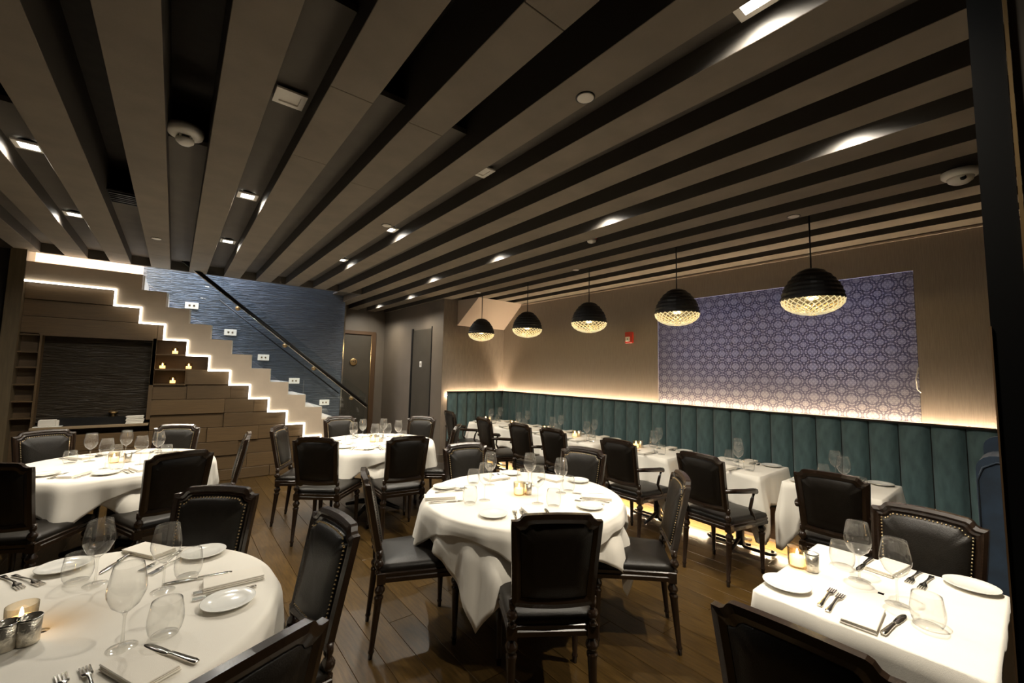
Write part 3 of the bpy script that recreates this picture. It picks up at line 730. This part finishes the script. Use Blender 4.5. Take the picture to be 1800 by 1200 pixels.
for i, (x, y, a) in enumerate(((3.82, .935, .06), (3.72, 1.735, -.1), (3.74, 2.59, 0), (3.75, 3.50, 0), (3.72, 4.05, 0), (3.7, 4.76, -.12), (3.77, 5.79, -.15))):
    place(armc, x, y, math.cos(a), math.sin(a), 'dark leather armchair facing the banquette, '+ORD[i]+(' to' if i in (0, 6) else ' from')+' the camera' if i != 6 else 'dark leather armchair facing the banquette, farthest from the camera by the alcove', G6)

# ================================================================== TABLES
ZT = .752
def round_table(c, R, label, rot_over, rot_under, aover, aunder, desc):
    t = empty('round_table', (c[0], c[1], 0), rot_over, label=label, cat='table', group='round dining tables')
    MB().lathe([(R-.012, .715), (R-.006, .72), (R-.006, .742), (R-.012, .745)], 48).build('table_top', M_RAIL, t)
    MB().lathe([(.06, .04), (.045, .08), (.04, .66), (.09, .715)], 16).build('column', M_IRON, t)
    for i in range(4):
        a = i*PI/2+.78
        MB().tube([(.03*math.cos(a), .03*math.sin(a), .08), (.18*math.cos(a), .18*math.sin(a), .06), (.33*math.cos(a), .33*math.sin(a), .02)], [.035, .028, .02], 8).build('foot', M_IRON, t)
    def cloth(nm, a, rot, off, ztop, lab, seed, cover=None):
        rnd = random.Random(seed); n = 168; ph = [rnd.uniform(0, 6.28) for _ in range(4)]
        rows = [[(0, 0, ztop)]*1]
        tops = [[((R*f+off)*math.cos(2*PI*i/n), (R*f+off)*math.sin(2*PI*i/n), ztop) for i in range(n)] for f in (.02, .35, .7, .93, .985)]
        sk = []
        NT = 12
        for k in range(NT+1):
            tt = k/NT; ring = []
            for i in range(n):
                th = 2*PI*i/n; f = th-rot; e = a/max(abs(math.cos(f)), abs(math.sin(f)))
                drop = max(e-R, .02); s = tt*drop
                cc = abs(math.sin(2*f))**3            # 1 at a corner of the cloth
                w = math.sin(11*th+ph[0])*.5+math.sin(17*th+ph[1])*.3+math.sin(29*th+ph[2])*.2
                r = R+off+.006+min(s, .03)*.3+.055*w*min(1, s/.25)+.05*cc*s/.4-.02*(s/.3)*(1-cc)
                if cover:
                    fo = th-cover[1]; dov = max(cover[0]/max(abs(math.cos(fo)), abs(math.sin(fo)))-R, .02)
                    g = min(1, max(0, (s-dov+.02)/.12)); g = g*g*(3-2*g); r = (R+.004)*(1-g)+r*g
                else: r += .012*min(1, s/.05)
                r = max(r, R+off+.001)
                ring.append((r*math.cos(th), r*math.sin(th), ztop-.004-s if k else ztop-.002))
            sk.append(ring)
        m = MB().grid(tops+sk, True, True)
        o = m.build(nm, M_CLOTH, None, label=lab, cat='tablecloth', group='white tablecloths'); o.location = (c[0], c[1], 0)
        fix(o.data); sol = o.modifiers.new('thick', 'SOLIDIFY'); sol.thickness = .0025; sol.offset = 1
        return o
    cloth('tablecloth', aunder, rot_under, 0, ZT-.006, 'white under-cloth hanging below the top cloth on the '+desc, 5, (aover, rot_over))
    cloth('tablecloth', aover, rot_over, .006, ZT, 'white square top cloth draped over the '+desc, 9)
dg = math.radians
T1, T2, T3, T4 = (1.97, 2.29), (1.92, 4.92), (-.32, 5.0), (-.27, 2.01)
D1, D2, D3, D4, D5 = 'central round table', 'far round table by the stairs', 'left round table by the panelling', 'bottom left round table', 'square table at right'
round_table(T1, .66, 'round pedestal table in the middle of the room', dg(245-45), dg(210-45), .735, .835, D1)
round_table(T2, .66, 'round pedestal table at the foot of the stairs', dg(222-45), dg(258-45), .74, .74, D2)
round_table(T3, .66, 'round pedestal table before the oak stair panelling', dg(250-45), dg(285-45), .74, .74, D3)
round_table(T4, .638, 'round pedestal table at the bottom left of the picture', dg(18-45), dg(60-45), .78, .78, D4)

def rect_table(x0, x1, y0, y1, label, clabel, base, cdrop, seed, rz=0, iron=True):
    cx, cy = (x0+x1)/2, (y0+y1)/2; hx, hy = (x1-x0)/2, (y1-y0)/2
    t = empty('dining_table', (cx, cy, 0), rz, label=label, cat='table', group='small square tables')
    MB().box((-hx+.01, -hy+.01, .712), (hx-.01, hy-.01, .744), bev=.004).build('table_top', M_RAIL, t)
    MB().lathe([(.05, .03), (.038, .06), (.038, .66), (.08, .712)], 14).build('column', M_IRON, t)
    for s in (-1, 1):
        pts = []
        for i in range(25):
            a = 2*PI*i/24; pts.append((.045*math.cos(a), s*.165+(.09 if math.sin(a)*s > 0 else -.09)*s*1+.045*math.sin(a)*1.0, .03))
        MB().tube(pts, .014, 6, cap=False).build('base_loop', M_IRON, t)
    for s in (-1, 1): MB().tube([(s*.02, 0, .09), (s*.11, 0, .05), (s*.24, 0, .014)], [.02, .018, .014], 8).build('foot', M_IRON, t)
    rnd = random.Random(seed); rc = .012; per = []
    def seg(p, q, n, nrm):
        for i in range(n): f = i/n; per.append(((p[0]+(q[0]-p[0])*f, p[1]+(q[1]-p[1])*f), nrm))
    def arc(cxx, cyy, a0):
        for i in range(7): a = a0+i/7*PI/2; per.append(((cxx+rc*math.cos(a), cyy+rc*math.sin(a)), (math.cos(a), math.sin(a))))
    seg((hx, -hy+rc), (hx, hy-rc), 26, (1, 0)); arc(hx-rc, hy-rc, 0)
    seg((hx-rc, hy), (-hx+rc, hy), 26, (0, 1)); arc(-hx+rc, hy-rc, PI/2)
    seg((-hx, hy-rc), (-hx, -hy+rc), 26, (-1, 0)); arc(-hx+rc, -hy+rc, PI)
    seg((-hx+rc, -hy), (hx-rc, -hy), 26, (0, -1)); arc(hx-rc, -hy+rc, 1.5*PI)
    n = len(per); ph = [rnd.uniform(0, 6.28) for _ in range(4)]; rows = []
    for f in (.03, .5, .9, .985): rows.append([(p[0][0]*f, p[0][1]*f, ZT) for p in per])
    for k in range(11):
        tt = k/10; ring = []
        for i, (p, nr) in enumerate(per):
            dc = math.hypot(hx-abs(p[0]), hy-abs(p[1])); cc = max(0, 1-dc/.2)**1.2
            s = tt*((base+cdrop*cc) if p[0] < hx-.03 or base > .4 else .235); q = 2*PI*i/n
            wv = .02*math.sin(7*q+ph[0])+.014*math.sin(15*q+ph[1])+.008*math.sin(31*q+ph[2])
            out = .004+max(0, (wv+.012))*min(1, s/base)+.035*cc*min(1, s/base)
            ring.append((p[0]+nr[0]*out, p[1]+nr[1]*out, ZT-s-(.003 if k else .001)))
        rows.append(ring)
    o = MB().grid(rows, True, True).build('tablecloth', M_CLOTH, None, label=clabel, cat='tablecloth', group='white tablecloths')
    o.location = (cx, cy, 0); o.rotation_euler = (0, 0, rz); fix(o.data)
    sol = o.modifiers.new('thick', 'SOLIDIFY'); sol.thickness = .0025; sol.offset = 1
rect_table(1.872, 2.668, .125, .757, 'small square pedestal table at the right foreground', 'bright white cloth over the square table at the right foreground', .5, .12, 3, .0)
BT = [(.745, 1.37), (1.545, 2.17), (2.42, 3.05), (3.39, 4.01), (4.04, 4.6), (4.76, 5.36), (5.46, 6.08)]
BN = ['nearest booth table', 'second booth table', 'third booth table', 'fourth booth table', 'fifth booth table', 'sixth booth table', 'farthest booth table']
for i, (a, b) in enumerate(BT):
    rect_table(3.99, 4.66, a, b, 'small pedestal table along the banquette, '+BN[i], 'white tablecloth with hanging corners on the '+BN[i], .27, .27, 20+i)

# ================================================================== TABLEWARE (prototypes, then copies)
def proto(name, cat): return empty(name, (0, 0, -20), cat=cat)
pr = {}
t = pr['plate'] = proto('bread_plate', 'plate'); MB().lathe([(0, .004), (.05, .004), (.058, .007), (.084, .014), (.085, .016), (.083, .0165), (.058, .0095), (.05, .0065), (0, .0065)], 36, cap=False).build('dish', M_CHINA, t); MB().lathe([(.05, 0), (.048, .005)], 28, cap=False).build('foot_ring', M_CHINA, t)
t = pr['wine'] = proto('wine_glass', 'glass')
MB().lathe([(.0, .0045), (.02, .0035), (.036, .0015), (.038, .0005)], 24, cap=False).build('base', M_GLASS, t)
MB().lathe([(.012, .0045), (.0045, .016), (.0035, .05), (.0036, .09), (.008, .102)], 12, cap=False).build('stem', M_GLASS, t)
MB().lathe([(.0, .101), (.012, .104), (.034, .124), (.047, .155), (.0485, .168), (.046, .19), (.040, .222), (.0365, .24), (.0355, .24)], 28, cap=False).build('bowl', M_GLASS, t)
t = pr['tumbler'] = proto('water_glass', 'glass')
MB().lathe([(.035, .003), (.043, .018), (.0475, .04), (.047, .06), (.0425, .09), (.0395, .106), (.0385, .106)], 28, cap=False).build('wall', M_GLASS, t)
MB().lathe([(.036, .001), (.035, .005), (.028, .007), (0, .005)], 24, cap=False).build('base', M_GLASS, t)
t = pr['napkin'] = proto('folded_napkin', 'napkin')
MB().box((-.05, -.1, 0), (.05, .1, .006), bev=.002).build('lower_fold', M_NAP, t); MB().box((-.049, -.099, .006), (.048, .098, .012), bev=.0025).build('middle_fold', M_NAP, t); MB().box((-.05, -.1, .012), (.046, .099, .017), bev=.002).build('upper_fold', M_NAP, t)
def strip(pts, zs, th=.0022):               # pts: list of (y, halfwidth)
    b = MB(); rows = []
    A = [(-h, y, z+th) for (y, h), z in zip(pts, zs)]+[(h, y, z+th) for (y, h), z in reversed(list(zip(pts, zs)))]
    B = [(x, y, z-th) for x, y, z in A]
    n = len(pts)
    for i in range(n-1):
        q = [A[i], A[i+1], A[2*n-2-i], A[2*n-1-i]]; b.add(q, [(0, 1, 2, 3)], True)
        q2 = [(x, y, z-th) for x, y, z in q]; b.add(q2, [(3, 2, 1, 0)], True)
        b.add([q[0], q[1], q2[1], q2[0]], [(3, 2, 1, 0)]); b.add([q[2], q[3], q2[3], q2[2]], [(3, 2, 1, 0)])
    b.add([A[0], A[-1], (A[-1][0], A[-1][1], A[-1][2]-th), (A[0][0], A[0][1], A[0][2]-th)], [(0, 1, 2, 3)])
    return b
t = pr['fork'] = proto('fork', 'fork')
strip([(-.1, .0075), (-.085, .009), (-.06, .006), (-.02, .0038), (.02, .0035), (.035, .005), (.045, .011), (.058, .0125)], [.002, .002, .0025, .005, .008, .007, .004, .003]).build('handle', M_STEEL, t)
for i in range(4):
    x = -.0105+i*.007; MB().box((x-.0017, .056, .001), (x+.0017, .1, .004)).build('tine', M_STEEL, t)
t = pr['knife'] = proto('table_knife', 'knife')
strip([(-.115, .007), (-.1, .0095), (-.06, .0075), (-.012, .0065), (0, .007)], [.004, .005, .005, .005, .004], .003).build('handle', M_STEEL, t)
strip([(0, .006), (.012, .009), (.05, .011), (.085, .0105), (.105, .006), (.112, .001)], [.0025]*6, .0012).build('blade', M_STEEL, t)
t = pr['candle'] = proto('votive_candle', 'candle')
MB().lathe([(0, 0), (.034, 0), (.036, .004), (.038, .085), (.0365, .085), (.0345, .008), (0, .008)], 24, cap=False).build('holder', M_VOT, t)
wx = MB().lathe([(0, .009), (.031, .009), (.031, .045), (0, .046)], 18, cap=False).build('wax', M_WAX, t)
MB().lathe([(0, .046), (.005, .053), (.0055, .06), (.002, .075), (0, .078)], 10, cap=False).build('flame', M_FLAME, wx)
t = pr['cellar'] = proto('silver_tumbler', 'tumbler')
MB().lathe([(0, 0), (.024, 0), (.026, .003), (.028, .075), (.0265, .075), (.0245, .006), (0, .006)], 20, cap=False).build('cup', M_MERC, t); MB().lathe([(.0285, .072), (.0285, .077), (.0265, .077), (.0265, .072)], 20, cap=False).build('rim', M_STEEL, t)
for root in pr.values():
    for c in root.children: fix(c.data)
pu = set()
GRP = {'plate': 'white bread plates', 'wine': 'stemmed wine glasses', 'tumbler': 'stemless water glasses', 'napkin': 'folded white napkins', 'fork': 'steel forks', 'knife': 'steel table knives', 'candle': 'lit votive candles', 'cellar': 'silver mercury-glass tumblers'}
ITEM = {'plate': 'white bread plate', 'wine': 'stemmed wine glass', 'tumbler': 'stemless water glass', 'napkin': 'folded white napkin', 'knife': 'steel table knife', 'candle': 'lit votive candle in clear glass', 'cellar': 'silver mercury-glass tumbler'}
ZTOP = ZT+.004
def put(k, p, rz, label):
    z = ZTOP if len(p) < 3 else p[2]
    if k not in pu:
        pu.add(k); r = pr[k]; r.location = (p[0], p[1], z); r.rotation_euler = (0, 0, rz); r['label'] = label; r['group'] = GRP[k]; return r
    return dup(pr[k], (p[0], p[1], z), rz, label, GRP[k])
def px(x, y): p = P(x, y, ZTOP); return (p.x, p.y)
def px2(k, a, b, label, flip=False):                 # cutlery laid from pixel a (head) to pixel b (handle end)
    A, B = Vector(px(*a)), Vector(px(*b)); d = A-B; c = (A+B)/2
    put(k, (c.x, c.y), math.atan2(d.y, d.x)-PI/2, label)
def rot_to(p, c): return math.atan2(c[1]-p[1], c[0]-p[0])-PI/2

# --- central round table
for (q, l) in (((781.6, 857), 'leftmost'), ((867, 906), 'front left'), ((1037, 892), 'front right'), ((1016, 846), 'back right'), ((898, 833), 'back')):
    put('plate', px(*q), 0, ITEM['plate']+' on the '+D1+', '+l+' one')
for (a, b, l) in (((746, 876), (799, 873), 'leftmost'), ((1020, 873), (1077, 877), 'rightmost'), ((926, 892), (953, 914), 'front'), ((958, 840), (978, 845), 'back right'), ((862, 843), (884, 840), 'back left')):
    px2('napkin', a, b, ITEM['napkin']+' on the '+D1+', '+l+' one')
for (a, b, l) in (((816, 880), (753, 884.6), 'leftmost'), ((1012, 867), (1055, 870), 'rightmost'), ((960, 897), (970, 913), 'front'), ((958, 838), (946, 848), 'back')):
    px2('knife', a, b, ITEM['knife']+' on the '+D1+', '+l+' one')
for (a, b, l) in (((813, 862), (765, 866), 'leftmost'), ((818, 858), (775, 862), 'second leftmost'), ((1013, 880), (1060, 887), 'nearer right'), ((1017, 876), (1074, 884), 'farther right'), ((904.5, 899), (908, 917), 'front left'), ((916.7, 897), (920, 915), 'front right'), ((883, 843), (868, 836), 'back left'), ((889, 842), (876, 834), 'back right')):
    px2('fork', a, b, 'steel fork on the '+D1+', '+l+' one')
for (q, l) in (((851.6, 879), 'front left'), ((945, 884.6), 'front middle'), ((861, 852), 'back left'), ((931, 854), 'back middle'), ((986, 866), 'rightmost')):
    put('wine', px(*q), 0, ITEM['wine']+' on the '+D1+', '+l+' one')
for (q, l) in (((826, 884.6), 'front left'), ((973, 890), 'front right'), ((999, 863), 'back right'), ((832, 850), 'back left'), ((919, 849), 'back middle')):
    put('tumbler', px(*q), 0, ITEM['tumbler']+' on the '+D1+', '+l+' one')
put('candle', px(912, 869), 0, ITEM['candle']+' on the '+D1); put('cellar', px(928, 868), 0, ITEM['cellar']+' beside the candle on the '+D1)
# --- bottom left round table
_a, _b = px(358, 1033), px(465, 1008); NAPR = math.atan2(_b[1]-_a[1], _b[0]-_a[0])-PI/2
for (q, l) in (((401, 1060), 'right'), ((111, 999), 'left'), ((358, 974), 'back')): put('plate', px(*q), 0, ITEM['plate']+' on the '+D4+', '+l+' one')
for (q, rz, l) in (((411, 1021), NAPR, 'right'), ((246, 1178), .474, 'front'), ((262, 970), .6, 'back')): put('napkin', px(*q), rz, ITEM['napkin']+' on the '+D4+', '+l+' one')
for (a, b, l) in (((251, 1133), (348.6, 1167.5), 'front'), ((175, 1009), (237.5, 969), 'back'), ((320, 1022), (374, 1013), 'right')): px2('knife', a, b, ITEM['knife']+' on the '+D4+', '+l+' one')
for (a, b, l) in (((325, 1058), (461, 1028), 'nearer right'), ((350, 1042), (440, 1020), 'farther right'), ((36, 1034), (5, 1014), 'leftmost'), ((67, 1026), (30, 1014), 'second leftmost'), ((150, 1178), (170, 1230), 'front right'), ((108, 1192), (125, 1245), 'front left'), ((268, 994), (300, 978), 'back left'), ((283, 1000), (315, 983), 'back right')):
    px2('fork', a, b, 'steel fork on the '+D4+', '+l+' one')
for (q, l) in (((167, 1027), 'back left'), ((286, 1038), 'back right'), ((214, 1138), 'front')): put('wine', px(*q), 0, ITEM['wine']+' on the '+D4+', '+l+' one')
for (q, l) in (((135, 1022), 'left'), ((330, 1013), 'right'), ((289, 1116), 'front')): put('tumbler', px(*q), 0, ITEM['tumbler']+' on the '+D4+', '+l+' one')
put('candle', px(34, 1112), 0, ITEM['candle']+' on the '+D4); put('cellar', px(48, 1130), 0, ITEM['cellar']+' right of the candle on the '+D4); put('cellar', px(6, 1142), 0, ITEM['cellar']+' left of the candle on the '+D4)
# --- square table at right
for (q, l) in (((1383, 1030), 'left'), ((1708, 1033), 'right')): put('plate', px(*q), 0, ITEM['plate']+' on the '+D5+', '+l+' one')
for (q, rz, l) in (((1517, 1086), .06, 'near'), ((1560, 1000), -.15, 'far')): put('napkin', px(*q), rz+PI/2, ITEM['napkin']+' on the '+D5+', '+l+' one')
for (a, b, l) in (((1594, 1079), (1549, 1119), 'near'), ((1504, 1005), (1535, 980), 'far')): px2('knife', a, b, ITEM['knife']+' on the '+D5+', '+l+' one')
for (a, b, l) in (((1467, 1034), (1438, 1068), 'near left'), ((1483, 1042), (1451, 1079), 'near right'), ((1595, 1026), (1619, 1003), 'far left'), ((1618, 1036), (1639, 1013), 'far right')): px2('fork', a, b, 'steel fork on the '+D5+', '+l+' one')
for (q, l) in (((1511, 1020), 'left'), ((1578, 1063), 'right')): put('wine', px(*q), 0, ITEM['wine']+' on the '+D5+', '+l+' one')
for (q, l) in (((1481, 995), 'left'), ((1632, 1100), 'right')): put('tumbler', px(*q), 0, ITEM['tumbler']+' on the '+D5+', '+l+' one')
put('candle', px(1402, 995), 0, ITEM['candle']+' on the '+D5); put('cellar', px(1427, 1003), 0, ITEM['cellar']+' on the '+D5)
# --- regular settings for the other tables
def setting(c, d, rad, where, tab, jit):
    rnd = random.Random(jit); d = Vector(d).normalized(); s = Vector((d.y, -d.x)); c = Vector(c)     # d: from table centre towards the guest; s: guest's left is -s... right hand = -s
    def q(out, side): v = c+d*(rad*out)+s*(side+rnd.uniform(-.008, .008)); return (v.x, v.y)
    rz = math.atan2(-d.y, -d.x)-PI/2; l = ', '+where+', '+tab
    put('napkin', q(.78, 0), rz+rnd.uniform(-.08, .08), ITEM['napkin']+l)
    put('fork', q(.79, .075), rz, 'inner steel fork'+l); put('fork', q(.79, .105), rz+.05, 'outer steel fork'+l)
    put('plate', q(.74, .2), 0, ITEM['plate']+l)
    put('knife', q(.79, -.08), rz, ITEM['knife']+l)
    put('wine', q(.42, -.06), 0, ITEM['wine']+l); put('tumbler', q(.5, -.16), 0, ITEM['tumbler']+l)
for (c, tab, seats) in ((T2, D2, ((-.62, -.78, 'front left seat'), (-.1, -1, 'front right seat'), (-.95, .25, 'left seat'), (.0, 1, 'back seat by the stairs'), (.8, .55, 'back right seat'), (.85, -.5, 'right seat'))),
                        (T3, D3, ((.35, -.94, 'front right seat'), (-.45, -.9, 'front left seat'), (-.6, .8, 'back left seat'), (.35, .94, 'back right seat'), (1, -.15, 'right seat')))):
    for i, (dx, dy, wh) in enumerate(seats): setting(c, (dx, dy), .6, wh, tab, i*7+3)
    put('candle', (c[0]-.03, c[1]), 0, ITEM['candle']+' on the '+tab); put('cellar', (c[0]+.06, c[1]-.02), 0, ITEM['cellar']+' on the '+tab)
for i, (a, b) in enumerate(BT):
    cy = (a+b)/2; cx = 4.325
    setting((cx-.02, cy), (-1, 0), .29, 'armchair side', BN[i], 100+i); setting((cx+.02, cy), (1, 0), .29, 'banquette side', BN[i], 200+i)
    if i not in (0, 1): put('candle', (cx-.04, b-.07), 0, ITEM['candle']+' on the '+BN[i]); put('cellar', (cx+.05, b-.075), 0, ITEM['cellar']+' on the '+BN[i])
# --- niche candles and things on the niche sill
for (x, z, l) in ((.0, 1.749, 'top niche'), (-.12, 1.548, 'left middle niche'), (.16, 1.548, 'right middle niche'), (.0, 1.353, 'bottom niche')):
    o = put('candle', (x, YS+.09, z), 0, 'lit votive candle in the stair panelling, '+l)
zs = .85
t = empty('napkin_tray', (-1.1, YS+.03, zs), label='white block of napkins on a tray, left end of niche sill', cat='napkins')
MB().box((-.12, -.05, 0), (.12, .06, .012), bev=.004).build('tray', M_CHINA, t); MB().box((-.08, -.03, .012), (.06, .05, .085), bev=.006).build('napkin_block', M_NAP, t); MB().box((.062, -.03, .012), (.085, .05, .075), bev=.004).build('napkin_block_end', M_NAP, t)
t = empty('napkin_stack', (-.34, YS+.03, zs), label='stack of folded cloths at the right end of niche sill', cat='napkins')
for i in range(5): MB().box((-.09+.006*(i % 2), -.05, i*.02), (.08+.004*(i % 3), .06, i*.02+.018), bev=.005).build('folded_cloth', M_NAP, t)
t = empty('brass_bowl', (-.56, YS+.1, .942), label='small brass footed bowl standing in the dark niche', cat='bowl')
MB().lathe([(0, 0), (.03, 0), (.012, .02), (.02, .03), (.05, .06), (.048, .06), (.0, .035)], 18, cap=False).build('bowl', M_BRASS, t)
